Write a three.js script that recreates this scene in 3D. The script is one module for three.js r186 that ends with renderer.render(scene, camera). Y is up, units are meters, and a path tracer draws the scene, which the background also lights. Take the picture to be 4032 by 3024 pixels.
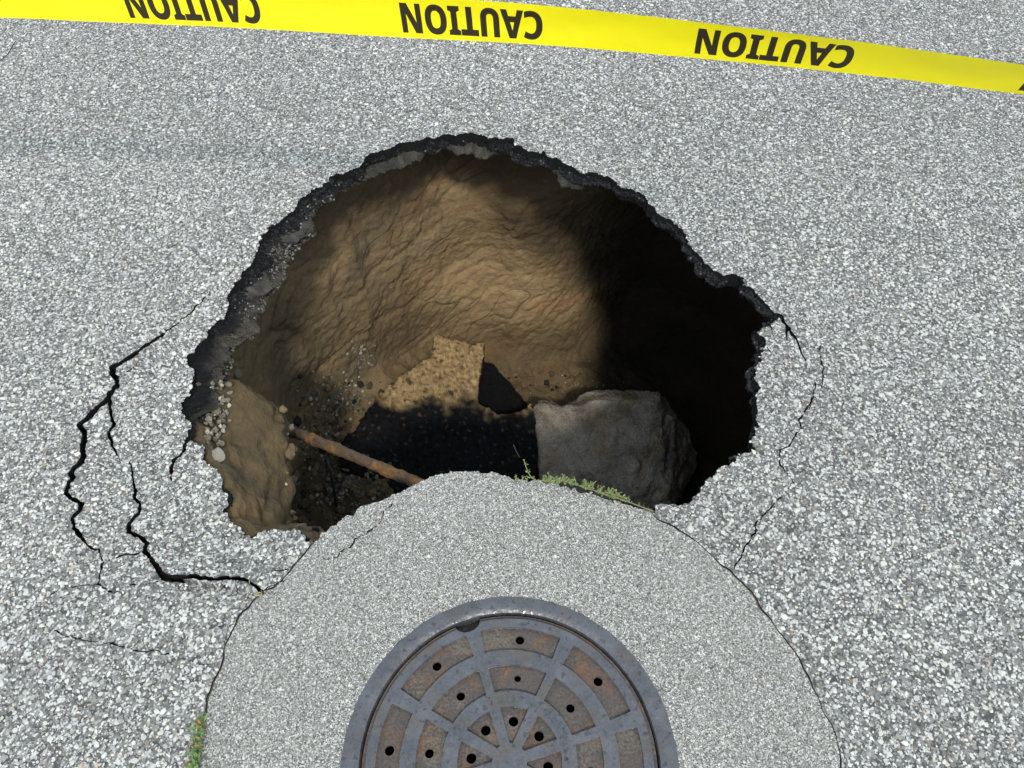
import * as THREE from 'three';
import { ConvexGeometry } from 'three/addons/geometries/ConvexGeometry.js';
import { mergeGeometries, mergeVertices, toCreasedNormals } from 'three/addons/utils/BufferGeometryUtils.js';

// ---------------------------------------------------------------- camera, sky, sun, exposure
const scene = new THREE.Scene();
const CAM_H = 1.6, PITCH = 55 * Math.PI / 180;
const camera = new THREE.PerspectiveCamera(53.13, 4 / 3, 0.02, 400);
camera.position.set(0, CAM_H, 0);
camera.lookAt(0, CAM_H - Math.sin(PITCH), -Math.cos(PITCH));
const renderer = new THREE.WebGLRenderer({ antialias: true });
renderer.setSize(1024, 768);
renderer.toneMapping = THREE.LinearToneMapping;
renderer.toneMappingExposure = 1.25;
renderer.shadowMap.enabled = true;
const SUN = new THREE.Vector3(0.15, 1.28, 1.0).normalize();
{
  const W = 512, H = 256, d = new Float32Array(W * H * 4), k = new THREE.Vector3();
  for (let j = 0; j < H; j++) for (let i = 0; i < W; i++) {
    const el = ((j + .5) / H - .5) * Math.PI, az = ((i + .5) / W - .5) * 2 * Math.PI;
    k.set(Math.cos(el) * Math.cos(az), Math.sin(el), Math.cos(el) * Math.sin(az));
    const up = Math.max(0, k.y), c = Math.max(0, k.dot(SUN));
    const t = Math.pow(up, .6);
    const glow = .35 * Math.pow(c, 6) + .5 * Math.pow(c, 40);
    let r = (1.0 - .36 * t + glow) * 1.18, g = (1.03 - .24 * t + glow) * 1.18, b = (1.02 - .13 * t + glow * .95) * 1.18;
    if (k.y < 0) { const q = Math.min(1, -k.y * 8); r = r * (1 - q) + .3 * q; g = g * (1 - q) + .3 * q; b = b * (1 - q) + .3 * q; }
    const o = (j * W + i) * 4; d[o] = r; d[o + 1] = g; d[o + 2] = b; d[o + 3] = 1;
  }
  const tex = new THREE.DataTexture(d, W, H, THREE.RGBAFormat, THREE.FloatType);
  tex.mapping = THREE.EquirectangularReflectionMapping; tex.magFilter = tex.minFilter = THREE.LinearFilter;
  tex.wrapS = THREE.RepeatWrapping; tex.needsUpdate = true;
  scene.background = tex; scene.environment = tex;
}
const sun = new THREE.DirectionalLight(0xfff3e0, 1.9);
sun.position.copy(SUN).multiplyScalar(12).add(new THREE.Vector3(0, 0, -1.4));
sun.target.position.set(0, 0, -1.4);
sun.castShadow = true; sun.shadow.radius = 9; sun.shadow.mapSize.set(4096, 4096);
Object.assign(sun.shadow.camera, { left: -3.5, right: 3.5, top: 3.5, bottom: -3.5, near: .5, far: 30 });
scene.add(sun, sun.target);

// ---------------------------------------------------------------- helpers
let seed = 12345;
const rnd = () => { seed = (seed * 1664525 + 1013904223) >>> 0; return seed / 4294967296; };
const rr = (a, b) => a + (b - a) * rnd();
const gauss = () => (rnd() + rnd() + rnd() + rnd() - 2) * 1.7;
const clamp = (x, a = 0, b = 1) => Math.min(b, Math.max(a, x));
const sst = (a, b, x) => { const t = clamp((x - a) / (b - a)); return t * t * (3 - 2 * t); };
const mix = (a, b, t) => a + (b - a) * t;
const PERM = new Uint8Array(512);
{ const p = [...Array(256).keys()]; for (let i = 255; i > 0; i--) { const j = Math.floor(rnd() * (i + 1)); [p[i], p[j]] = [p[j], p[i]]; } for (let i = 0; i < 512; i++) PERM[i] = p[i & 255]; }
function grad(h, x, y, z) { h &= 15; const u = h < 8 ? x : y, v = h < 4 ? y : (h === 12 || h === 14 ? x : z); return ((h & 1) ? -u : u) + ((h & 2) ? -v : v); }
function n3(x, y, z) {
  const X = Math.floor(x), Y = Math.floor(y), Z = Math.floor(z); x -= X; y -= Y; z -= Z;
  const u = x * x * x * (x * (x * 6 - 15) + 10), v = y * y * y * (y * (y * 6 - 15) + 10), w = z * z * z * (z * (z * 6 - 15) + 10);
  const xi = X & 255, yi = Y & 255, zi = Z & 255;
  const A = PERM[xi] + yi, B = PERM[xi + 1] + yi, AA = PERM[A & 255] + zi, AB = PERM[(A + 1) & 255] + zi, BA = PERM[B & 255] + zi, BB = PERM[(B + 1) & 255] + zi;
  return mix(mix(mix(grad(PERM[AA], x, y, z), grad(PERM[BA], x - 1, y, z), u), mix(grad(PERM[AB], x, y - 1, z), grad(PERM[BB], x - 1, y - 1, z), u), v),
    mix(mix(grad(PERM[AA + 1], x, y, z - 1), grad(PERM[BA + 1], x - 1, y, z - 1), u), mix(grad(PERM[AB + 1], x, y - 1, z - 1), grad(PERM[BB + 1], x - 1, y - 1, z - 1), u), v), w);
}
const fbm = (x, y, z, o = 4) => { let s = 0, a = .5; for (let i = 0; i < o; i++) { s += a * n3(x, y, z); x *= 2.03; y *= 2.03; z *= 2.03; a *= .5; } return s; };
const FPX = 3024;                                         // focal length in units of the 4032-wide picture
function ray(px, py) {
  const u = (px - 2016) / FPX, v = (py - 1512) / FPX, s = Math.sin(PITCH), c = Math.cos(PITCH);
  return [u, -s - v * c, -c + v * s];
}
const ground = (px, py, y = 0) => { const r = ray(px, py), t = (y - CAM_H) / r[1]; return [r[0] * t, r[2] * t]; };
const atDist = (px, py, d) => { const r = ray(px, py), t = -d / r[2]; return new THREE.Vector3(r[0] * t, CAM_H + r[1] * t, -d); };
const names = {};
const numbered = n => { names[n] = (names[n] ?? -1) + 1; return names[n] ? `${n}_${String(names[n]).padStart(3, '0')}` : n; };
function mesh(name, geo, mat, parent) { const m = new THREE.Mesh(geo, mat); m.name = parent ? name : numbered(name); m.castShadow = m.receiveShadow = true; (parent || scene).add(m); return m; }
function tag(o, label, category, group) { Object.assign(o.userData, { label, category }); if (group) o.userData.group = group; return o; }
function structure(o) { o.userData.kind = 'structure'; return o; }
function group(name, pos = [0, 0, 0]) { const g = new THREE.Group(); g.name = numbered(name); g.position.set(...pos); scene.add(g); return g; }
function dataTex(w, h, fn, srgb) {
  const d = new Uint8Array(w * h * 4), o = [0, 0, 0];
  for (let j = 0; j < h; j++) for (let i = 0; i < w; i++) { fn(i, j, o); const k = (j * w + i) * 4; for (let c = 0; c < 3; c++) d[k + c] = clamp(srgb ? 255 * Math.pow(clamp(o[c]), 1 / 2.2) : 255 * o[c], 0, 255); d[k + 3] = 255; }
  const t = new THREE.DataTexture(d, w, h); t.wrapS = t.wrapT = THREE.RepeatWrapping; t.magFilter = THREE.LinearFilter; t.minFilter = THREE.LinearMipmapLinearFilter; t.generateMipmaps = true;
  if (srgb) t.colorSpace = THREE.SRGBColorSpace; t.needsUpdate = true; return t;
}

// ---------------------------------------------------------------- the outline of the hole, the cracks and the patch joint, on the road plane
const rimPx = [[1600, 553], [1555, 572], [1511, 589], [1451, 604], [1415, 654], [1362, 678], [1314, 686], [1275, 731], [1227, 751], [1179, 789], [1154, 828], [1118, 857], [1082, 886], [1056, 900], [1029, 934], [1015, 973], [1000, 1011], [978, 1050], [947, 1079], [918, 1112], [889, 1161], [894, 1199], [875, 1225], [841, 1254], [803, 1274], [798, 1303], [754, 1336], [721, 1370], [723, 1409], [752, 1433], [735, 1457], [723, 1500], [711, 1529], [692, 1553], [697, 1582], [706, 1621], [728, 1645], [728, 1680], [735, 1703], [779, 1722], [788, 1756], [778, 1776], [805, 1800], [833, 1815], [852, 1853], [860, 1897], [879, 1919], [871, 1957], [858, 1984], [871, 2005], [904, 2027], [936, 2065], [969, 2081], [1012, 2070], [1061, 2058], [1099, 2076], [1153, 2070], [1175, 2092], [1202, 2114], [1235, 2134],
  [1267, 2103], [1322, 2060], [1381, 2027], [1436, 1995], [1490, 1973], [1539, 1959], [1571, 1950], [1587, 1936], [1624, 1914], [1663, 1889], [1711, 1875], [1754, 1863], [1808, 1856], [1856, 1858], [1899, 1869], [1941, 1866], [1990, 1875], [2030, 1890], [2081, 1893], [2171, 1899], [2207, 1915], [2284, 1931], [2329, 1935], [2357, 1949], [2397, 1971], [2442, 1976], [2497, 1994], [2542, 2012], [2572, 2020],
  [2589, 1988], [2632, 1985], [2682, 1999], [2705, 1983], [2741, 1954], [2756, 1925], [2786, 1903], [2804, 1879], [2836, 1850], [2853, 1827], [2897, 1824], [2904, 1798], [2940, 1784], [2973, 1766], [2966, 1745], [2976, 1715], [2976, 1657], [2983, 1592], [2976, 1556], [2991, 1527], [2973, 1491], [2973, 1447], [2991, 1418], [3005, 1389], [2991, 1375], [3020, 1358], [3009, 1324], [2991, 1310], [3005, 1290], [3034, 1286], [3052, 1259], [3063, 1243],
  [3050, 1228], [3033, 1217], [3009, 1190], [2990, 1163], [2965, 1143], [2932, 1126], [2925, 1101], [2908, 1087], [2879, 1077], [2854, 1087], [2826, 1070], [2806, 1066], [2782, 1039], [2763, 1005], [2729, 986], [2705, 952], [2691, 909], [2666, 889], [2638, 865], [2599, 846], [2570, 817], [2551, 783], [2517, 759], [2483, 742], [2440, 733], [2416, 706], [2377, 687], [2324, 676], [2300, 684], [2271, 667], [2223, 640], [2194, 621], [2161, 614], [2146, 599], [2093, 590], [2064, 580], [2030, 561], [2011, 542], [1973, 544], [1919, 537], [1857, 518], [1799, 527], [1746, 525], [1707, 546], [1678, 539], [1635, 554]];
const rim = rimPx.map(p => ground(...p));
const crackPx = [                                          // [points, width in mm at start, middle, end]
  [[[832, 1119], [812, 1155], [774, 1187], [754, 1206], [706, 1240], [668, 1269], [624, 1302], [600, 1317], [547, 1351], [509, 1384], [475, 1413], [436, 1437], [441, 1466], [455, 1500], [422, 1548], [383, 1592], [345, 1635], [306, 1674], [330, 1693], [323, 1741], [325, 1799], [292, 1843], [276, 1867], [289, 1880], [265, 1902], [259, 1939], [289, 1963], [316, 1981], [307, 2011], [283, 2035], [289, 2077], [325, 2125], [356, 2156], [389, 2162], [395, 2186], [410, 2210], [398, 2246], [383, 2300]], 2.5, 13, 3],
  [[[255, 1870], [290, 1850], [300, 1820]], 1.5, 2, 1.5],
  [[[199, 2336], [235, 2324], [289, 2312], [332, 2303], [383, 2300], [416, 2318], [452, 2333], [482, 2324]], 1.5, 2.6, 1.5],
  [[[419, 1553], [422, 1582], [424, 1621], [441, 1650], [427, 1674], [412, 1693], [431, 1727], [441, 1765], [463, 1809], [446, 1843]], 7, 7, 1.5],
  [[[494, 1804], [504, 1833], [509, 1867], [518, 1908], [524, 1951], [543, 1975], [536, 2017], [506, 2053], [502, 2089], [543, 2107], [570, 2129], [561, 2162], [585, 2186], [609, 2222], [639, 2270], [699, 2276], [766, 2273], [832, 2279], [886, 2273], [946, 2276], [989, 2294], [1030, 2328]], 3, 10, 9],
  [[[561, 2162], [524, 2174], [482, 2186], [416, 2210]], 3, 4, 1.5], [[[512, 2300], [579, 2297], [639, 2276]], 2, 2.5, 2.5],
  [[[302, 2150], [306, 2215], [330, 2222]], 1.2, 2, 1.2], [[[416, 2170], [452, 2182], [482, 2190]], 1.5, 2, 1.5],
  [[[725, 1665], [722, 1690], [706, 1712], [701, 1746], [663, 1785], [653, 1814], [651, 1862], [656, 1879]], 16, 8, 1.2],
  [[[441, 1490], [480, 1455], [530, 1410], [575, 1370], [605, 1342]], 2, 2, 1], [[[878, 1925], [860, 1950], [864, 1985]], 1, 1.4, 1],
  [[[640, 1870], [626, 1905], [615, 1935]], 1.2, 1.3, 1],
  [[[3055, 1240], [3070, 1245], [3099, 1288], [3135, 1339], [3157, 1389], [3179, 1433]], 14, 7, 2], [[[3094, 1280], [3099, 1310], [3099, 1353]], 6, 4, 1.5], [[[3036, 1285], [3040, 1300], [3050, 1320]], 6, 4, 1],
  [[[3015, 1360], [3030, 1385], [3022, 1430]], 5, 3, 1.2],
  [[[3230, 1353], [3230, 1404], [3240, 1447], [3240, 1491], [3237, 1527], [3215, 1500]], 2.2, 3.6, 2], [[[3211, 1505], [3201, 1563], [3186, 1599], [3157, 1635], [3146, 1657], [3157, 1686], [3121, 1730], [3107, 1755], [3070, 1773], [3067, 1795], [3072, 1830], [3105, 1870], [3121, 1903]], 2.5, 3.8, 3.2], [[[3195, 1560], [3191, 1610]], 3, 3, 1.5],
  [[[3121, 1903], [3099, 1932], [3056, 1976], [3005, 2026], [2976, 2062], [2969, 2099], [2933, 2156], [2918, 2193], [2877, 2250]], 2, 3.4, 3], [[[3320, 1556], [3320, 1585], [3309, 1621], [3306, 1657]], 1.5, 2.4, 1.2], [[[3125, 1380], [3128, 1440]], 1.2, 1.6, 1],
  [[[3110, 1830], [3070, 1870], [3062, 1885]], 1.2, 1.6, 1], [[[3235, 1250], [3238, 1330]], 1, 1.4, 1],
  [[[1547, 1981], [1533, 2000], [1512, 2016], [1491, 2065], [1442, 2102], [1401, 2122], [1377, 2159], [1352, 2163], [1316, 2199], [1270, 2203]], 2, 3.4, 1.2],
  [[[1124, 2275], [1090, 2300], [1052, 2326]], 2.5, 3, 3], [[[1030, 2250], [1085, 2243], [1135, 2228]], 1.5, 3, 3],
  [[[24, 2342], [90, 2379], [157, 2421], [187, 2469], [259, 2499], [338, 2523], [446, 2532], [482, 2553], [561, 2566], [621, 2559], [669, 2584], [729, 2596], [790, 2614], [862, 2614]], 1.2, 2.6, 1.6],
  [[[723, 2475], [802, 2466], [904, 2466], [935, 2445]], 1.2, 1.8, 1.8], [[[133, 2493], [136, 2550], [139, 2590], [145, 2656]], 1, 2, 1], [[[235, 2324], [170, 2360], [130, 2400]], 1.2, 1.8, 1.2], [[[60, 160], [30, 210], [-40, 270]], 3, 4, 3]];
const cracks = crackPx.map(([pts, a, b, c]) => {
  const P = pts.map(p => ground(...p)), L = [0]; for (let i = 1; i < P.length; i++) L.push(L[i - 1] + Math.hypot(P[i][0] - P[i - 1][0], P[i][1] - P[i - 1][1]));
  const T = L[L.length - 1], w = L.map(l => { const t = l / T; return .00052 * (t < .5 ? mix(a, b, sst(0, .4, t)) : mix(b, c, sst(.6, 1, t))); });
  const xs = P.map(p => p[0]), zs = P.map(p => p[1]);
  return { P, w, x0: Math.min(...xs) - .05, x1: Math.max(...xs) + .05, z0: Math.min(...zs) - .05, z1: Math.max(...zs) + .05 };
});
const jointPx = [[1235, 2132], [1206, 2163], [1169, 2207], [1141, 2240], [1100, 2285], [1049, 2318], [1019, 2345], [958, 2403], [934, 2451], [910, 2481], [886, 2553], [868, 2620], [850, 2668], [822, 2734], [812, 2790], [793, 2885], [782, 2953], [766, 3012], [760, 3080], [770, 3300], [850, 3500], [1000, 3680], [1300, 3850], [2030, 3960], [2800, 3850], [3080, 3680], [3240, 3480], [3320, 3300], [3330, 3150], [3310, 3024], [3296, 2900], [3248, 2803], [3186, 2665], [3144, 2589], [3075, 2492], [3012, 2416], [2950, 2325], [2877, 2252], [2798, 2187], [2763, 2145], [2666, 2083], [2590, 2042], [2560, 2016], [2500, 1900], [1900, 1700], [1300, 1950]];
const joint = jointPx.map(p => ground(...p));
function polyDist(poly, x, z) {                            // > 0 outside the polygon
  let best = 1e9, ins = false;
  for (let i = 0, j = poly.length - 1; i < poly.length; j = i++) {
    const ax = poly[j][0], az = poly[j][1], bx = poly[i][0], bz = poly[i][1], ex = bx - ax, ez = bz - az, px = x - ax, pz = z - az;
    const t = clamp((px * ex + pz * ez) / (ex * ex + ez * ez)), dx = px - t * ex, dz = pz - t * ez, d = dx * dx + dz * dz; if (d < best) best = d;
    if ((az > z) !== (bz > z) && x < (bx - ax) * (z - az) / (bz - az) + ax) ins = !ins;
  }
  return ins ? -Math.sqrt(best) : Math.sqrt(best);
}
function crackDist(x, z) {
  let best = .05;
  for (const c of cracks) {
    if (x < c.x0 || x > c.x1 || z < c.z0 || z > c.z1) continue;
    for (let i = 1; i < c.P.length; i++) {
      const ax = c.P[i - 1][0], az = c.P[i - 1][1], ex = c.P[i][0] - ax, ez = c.P[i][1] - az, px = x - ax, pz = z - az;
      const t = clamp((px * ex + pz * ez) / (ex * ex + ez * ez)), dx = px - t * ex, dz = pz - t * ez, d = Math.sqrt(dx * dx + dz * dz) - mix(c.w[i - 1], c.w[i], t);
      if (d < best) best = d;
    }
  }
  return best;
}
const MH = [-0.0045, -0.248], R_FRAME = .3215;
const warp = (x, z) => [x + .009 * n3(x * 34, 3, z * 34) + .0065 * n3(x * 85, 7, z * 85) + .003 * n3(x * 210, 7, z * 210), z + .009 * n3(x * 34, 13, z * 34) + .0065 * n3(x * 85, 17, z * 85) + .003 * n3(x * 210, 17, z * 210)];
function openDist(x, z) {                                  // > 0 on sound pavement, < 0 over the hole or a crack
  const nearAny = x > -1.6 && x < 1.3 && z > -2.4;
  if (!nearAny) { const p = polyDist(rim, x, z); return Math.min(p, crackDist(x, z)); }
  const q = warp(x, z), p = polyDist(rim, q[0], q[1]);
  const k = crackDist(mix(x, q[0], .55), mix(z, q[1], .55));
  return Math.min(p, k);
}
// height of the road surface: slumped at the left rim, buckled at one crack
function height(x, z) {
  let h = (.004 * n3(x * 2.3, .5, z * 2.3) + .0015 * n3(x * 9, 4, z * 9)) * sst(.34, .7, Math.hypot(x + .0045, z + .248));
  if (x < -.35 && x > -1.5 && z < -.4 && z > -1.7) {
    const s = polyDist(rim, x, z);
    h -= .042 * sst(.28, 0, s) * sst(-.4, -.62, x) * sst(-.5, -.65, z) * sst(-1.6, -1.15, z);
    const [ax, az] = ground(620, 2270), [bx, bz] = ground(1060, 2335);
    const t = (x - ax) / (bx - ax);
    if (t > -.3 && t < 1.15) { const zz = mix(az, bz, clamp(t)) , up = zz - z; if (up > -.012) h += .02 * sst(-.25, .2, t) * sst(1.15, .8, t) * Math.exp(-Math.pow(Math.max(0, up) / .07, 2)) * (up > 0 ? 1 : 0); }
  }
  return h;
}

// ---------------------------------------------------------------- materials of the road
const aggTex = dataTex(1024, 1024, (() => {
  const N = 1024, buf = new Float32Array(N * N * 3).fill(.05);
  for (let k = 0; k < 26000; k++) {
    const cx = rnd() * N, cy = rnd() * N, r = rr(2.5, 5.5) * (rnd() < .25 ? 1.8 : 1), e = rr(.6, 1), a = rnd() * 6.28, v = rnd(), l = v < .3 ? rr(.3, .5) : rr(.08, .22), w = rnd() < .08 ? .8 : 1;
    const R = Math.ceil(r), ca = Math.cos(a), sa = Math.sin(a);
    for (let y = -R; y <= R; y++) for (let x = -R; x <= R; x++) { const u = (x * ca + y * sa) / r, q = (-x * sa + y * ca) / (r * e); if (u * u + q * q < 1) { const o = (((cy + y + N) & (N - 1)) * N + ((cx + x + N) & (N - 1))) * 3; buf[o] = l; buf[o + 1] = l * (w < 1 ? .82 : 1); buf[o + 2] = l * (w < 1 ? .68 : 1.02); } }
  }
  return (i, j, o) => { const k = (j * N + i) * 3; o[0] = buf[k]; o[1] = buf[k + 1]; o[2] = buf[k + 2]; };
})(), true);
function tileN(x, y, per, sd) {                            // gradient noise with period per
  const X = Math.floor(x), Y = Math.floor(y), fx = x - X, fy = y - Y, u = fx * fx * fx * (fx * (fx * 6 - 15) + 10), v = fy * fy * fy * (fy * (fy * 6 - 15) + 10);
  const g = (i, j, p, q) => { const h = PERM[(PERM[(((i % per) + per) % per + sd) & 255] + ((j % per) + per) % per) & 255] / 256 * 6.2832; return Math.cos(h) * p + Math.sin(h) * q; };
  return 1.4 * mix(mix(g(X, Y, fx, fy), g(X + 1, Y, fx - 1, fy), u), mix(g(X, Y + 1, fx, fy - 1), g(X + 1, Y + 1, fx - 1, fy - 1), u), v);
}
const roughTex = dataTex(512, 512, (i, j, o) => { const t = (f, q) => tileN(i / 512 * f, j / 512 * f, f, q); o[0] = o[1] = o[2] = .5 + .25 * t(12, 1) + .25 * t(30, 5) + .25 * t(70, 9) + .2 * t(150, 3); });
const M = {
  road: new THREE.MeshStandardMaterial({ map: aggTex, roughness: .95 }),
  stone: new THREE.MeshStandardMaterial({ color: 0xffffff, roughness: .8, flatShading: true }),
  fracture: new THREE.MeshPhysicalMaterial({ color: 0xffffff, vertexColors: true, roughness: .85, specularIntensity: .35, bumpMap: roughTex, bumpScale: .014 }),
  crackWall: new THREE.MeshPhysicalMaterial({ color: new THREE.Color().setRGB(.009, .009, .01), roughness: 1, specularIntensity: .3 }),
};
{ const t = aggTex.clone(); t.repeat.set(2.3, 2.3); t.needsUpdate = true; M.patch = new THREE.MeshStandardMaterial({ map: t, color: new THREE.Color().setRGB(1.15, 1.15, 1.12), roughness: .95 }); }

// ---------------------------------------------------------------- road sheet and round patch: adaptive marching squares over the outline
const X0 = -2.88, X1 = 2.88, Z0 = -4.16, Z1 = 1.6;
function pavement(F) {
  const P = [], UV = [], N = [], I = [], W = [], key = new Map();
  const vert = (x, z) => {
    const k = Math.round(x * 2e4) * 1000003 + Math.round(z * 2e4); let v = key.get(k); if (v !== undefined) return v;
    v = P.length / 3; key.set(k, v); const h = height(x, z), e = .006, hx = (height(x + e, z) - h) / e, hz = (height(x, z + e) - h) / e, ok = Math.abs(hx) + Math.abs(hz) < 1 ? 1 : 0, l = Math.hypot(hx * ok, 1, hz * ok);
    P.push(x, h, z); N.push(-hx * ok / l, 1 / l, -hz * ok / l); UV.push(x / .64, z / .64); return v;
  };
  const poly = pts => { const v = pts.map(p => vert(p[0], p[1])); for (let i = 1; i + 1 < v.length; i++) I.push(v[0], v[i + 1], v[i]); };
  const MIN = .0026;
  const S = .32;
  const rec = (x, z, s) => {
    const c = F(x + s / 2, z + s / 2);
    if (Math.abs(c) > s * .95 + .008) { if (c < 0) return; if (s <= .05 || z < -2.6 || Math.abs(x) > 2) { poly([[x, z], [x + s, z], [x + s, z + s], [x, z + s]]); return; } }
    else if (s < MIN) {
      const q = [[x, z], [x + s, z], [x + s, z + s], [x, z + s]], f = q.map(p => F(p[0], p[1])); if (f.every(v => v < 0)) return; if (f.every(v => v >= 0)) { poly(q); return; }
      const out = [], cut = [];
      for (let i = 0; i < 4; i++) { const j = (i + 1) & 3; if (f[i] >= 0) out.push(q[i]); if ((f[i] >= 0) !== (f[j] >= 0)) { const t = f[i] / (f[i] - f[j]), p = [mix(q[i][0], q[j][0], t), mix(q[i][1], q[j][1], t)]; out.push(p); cut.push(p); } }
      if (out.length > 2) poly(out); if (cut.length === 2) W.push(cut[0], cut[1]); return;
    }
    const h = s / 2; rec(x, z, h); rec(x + h, z, h); rec(x, z + h, h); rec(x + h, z + h, h);
  };
  for (let x = X0; x < X1 - .01; x += S) for (let z = Z0; z < Z1 - .01; z += S) rec(x, z, S);
  const g = new THREE.BufferGeometry(); g.setAttribute('position', new THREE.Float32BufferAttribute(P, 3)); g.setAttribute('normal', new THREE.Float32BufferAttribute(N, 3)); g.setAttribute('uv', new THREE.Float32BufferAttribute(UV, 2)); g.setIndex(I);
  const wp = []; for (let i = 0; i < W.length; i += 2) { const [a, b] = [W[i], W[i + 1]], ya = height(...a), yb = height(...b), D = -.05; wp.push(a[0], ya, a[1], b[0], yb, b[1], b[0], D, b[1], a[0], ya, a[1], b[0], D, b[1], a[0], D, a[1]); }
  const wg = new THREE.BufferGeometry(); wg.setAttribute('position', new THREE.Float32BufferAttribute(wp, 3)); wg.computeVertexNormals();
  return [g, wg];
}
const jointGap = (x, z) => .001 + .0026 * clamp(.2 + 1.6 * n3(x * 9, 2, z * 9));
const jw = (x, z) => polyDist(joint, x + .006 * n3(x * 30, 1, z * 30), z + .006 * n3(x * 30, 9, z * 30));
const nearJoint = (x, z) => x > -1.1 && x < .95 && z > -1.1;
const Froad = (x, z) => { const o = openDist(x, z); return nearJoint(x, z) ? Math.min(o, jw(x, z) - jointGap(x, z)) : o; };
const Fpatch = (x, z) => { if (!nearJoint(x, z)) return -.4; return Math.min(openDist(x, z), -jw(x, z) - jointGap(x, z), Math.hypot(x - MH[0], z - MH[1]) - R_FRAME + .0022 - .002 * n3(x * 50, 5, z * 50)); };
const [roadGeo, roadWall] = pavement(Froad);
{ // the road goes on to the horizon around the modelled stretch
  const B = 120, q = (x0, z0, x1, z1) => { const g = new THREE.PlaneGeometry(x1 - x0, z1 - z0); g.rotateX(-Math.PI / 2); g.translate((x0 + x1) / 2, 0, (z0 + z1) / 2); const p = g.attributes.position, u = g.attributes.uv; for (let i = 0; i < 4; i++) u.setXY(i, p.getX(i) / .64, p.getZ(i) / .64); return g; };
  roadGeo.userData.outer = mergeGeometries([q(-B, -B, B, Z0), q(-B, Z1, B, B), q(-B, Z0, X0, Z1), q(X1, Z0, B, Z1)]);
}
const road = structure(mesh('road', mergeGeometries([roadGeo, roadGeo.userData.outer]), M.road));
road.userData.label = 'weathered grey asphalt road with pale exposed stones around the collapsed hole';
mesh('crack_wall', roadWall, M.crackWall, road);
const [patchGeo, patchWall] = pavement(Fpatch);
const patch = structure(mesh('asphalt_patch', patchGeo, M.patch));
patch.userData.label = 'round collar of finer grey asphalt laid around the manhole';
mesh('crack_wall', patchWall, M.crackWall, patch);

// ---------------------------------------------------------------- exposed stones of the asphalt, by the hundred thousand
function pebbleGeo(flat, detail = 0) {
  let g = new THREE.IcosahedronGeometry(1, detail); const p = g.attributes.position, m = new Map();
  const sx = rr(.75, 1.25), sz = rr(.5, .95);
  for (let i = 0; i < p.count; i++) { const k = [p.getX(i), p.getY(i), p.getZ(i)].map(v => v.toFixed(3)).join(); if (!m.has(k)) m.set(k, rr(.68, 1.2)); const s = m.get(k); let y = p.getY(i) * s; if (y > flat) y = flat + (y - flat) * .12; p.setXYZ(i, p.getX(i) * s * sx, y, p.getZ(i) * s * sz); }
  g.computeVertexNormals(); g.deleteAttribute('uv'); return g;
}
const col = new THREE.Color();
function stoneColor(lum, bright, warm) {
  const v = rnd(); let l, r = 1, g = 1, b = 1;
  if (v < bright) { l = rr(.4, .57); r = .99; g = 1.0; b = .945; } else if (v < bright + .3) { l = rr(.2, .36); b = .955; } else if (v < 1 - warm) { l = rr(.09, .2); b = .95; } else { l = rr(.14, .36); const w = rnd() ** 2; r = 1.1; g = mix(.96, .8, w); b = mix(.9, .66, w); }
  return col.setRGB(l * r * lum, l * g * lum, l * b * lum);
}
const dusty = (x, z) => clamp(sst(.5, -.45, x + .25 * n3(x * 1.2, 3, z * 1.2)) * .8 + .5 * sst(-1.7, -2.3, z) + .25 * n3(x * 2.5, 7, z * 2.5));   // how far pale fines fill the dark binder
const VAR = 6, roadStones = [...Array(VAR)].map(() => []), patchStones = [...Array(VAR)].map(() => []);
const sizeAt = (x, z) => mix(1, .86, sst(-1.3, -2.1, z)) * mix(.82, 1.1, clamp(.5 + .9 * n3(x * .9, 2, z * .9 + 5)));
function scatter(cell, rmin, rmax, keep, zone, tier) {
  for (let z = -3.75; z < .42; z += cell * (z < -2 ? 1.35 : 1)) for (let x = -2.75; x < 2.75; x += cell * (z < -2 ? 1.35 : 1)) {
    if (Math.abs(x) > .5 * 1.93 + .35 + Math.max(0, -z - .1) * .42) continue;
    if (rnd() > keep) continue;
    const px = x + rr(-.5, .5) * cell, pz = z + rr(-.5, .5) * cell, a = nearJoint(px, pz) && jw(px, pz) < 0;
    if (a !== (zone === 'patch')) continue;
    const k = (a ? 1 : sizeAt(px, pz)), r = rr(rmin, rmax) * k * (z < -2 ? 1.2 : 1);
    const F = a ? Fpatch(px, pz) : Froad(px, pz); if (F < r * .12 || (F < r * .7 && (px < -.95 || px > .74 || pz > -.8))) continue;
    (a ? patchStones : roadStones)[Math.floor(rnd() * VAR)].push([px, pz, r, tier]);
  }
}
scatter(.022, .0062, .0092, .36, 'road', 1);
scatter(.0104, .003, .0056, .66, 'road', 1);
scatter(.006, .0015, .0028, .68, 'road', 0);
scatter(.05, .0026, .004, .25, 'patch', 1);
scatter(.0046, .0012, .0019, .8, 'patch', 1);
scatter(.0038, .0009, .0015, .75, 'patch', 0);
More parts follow.
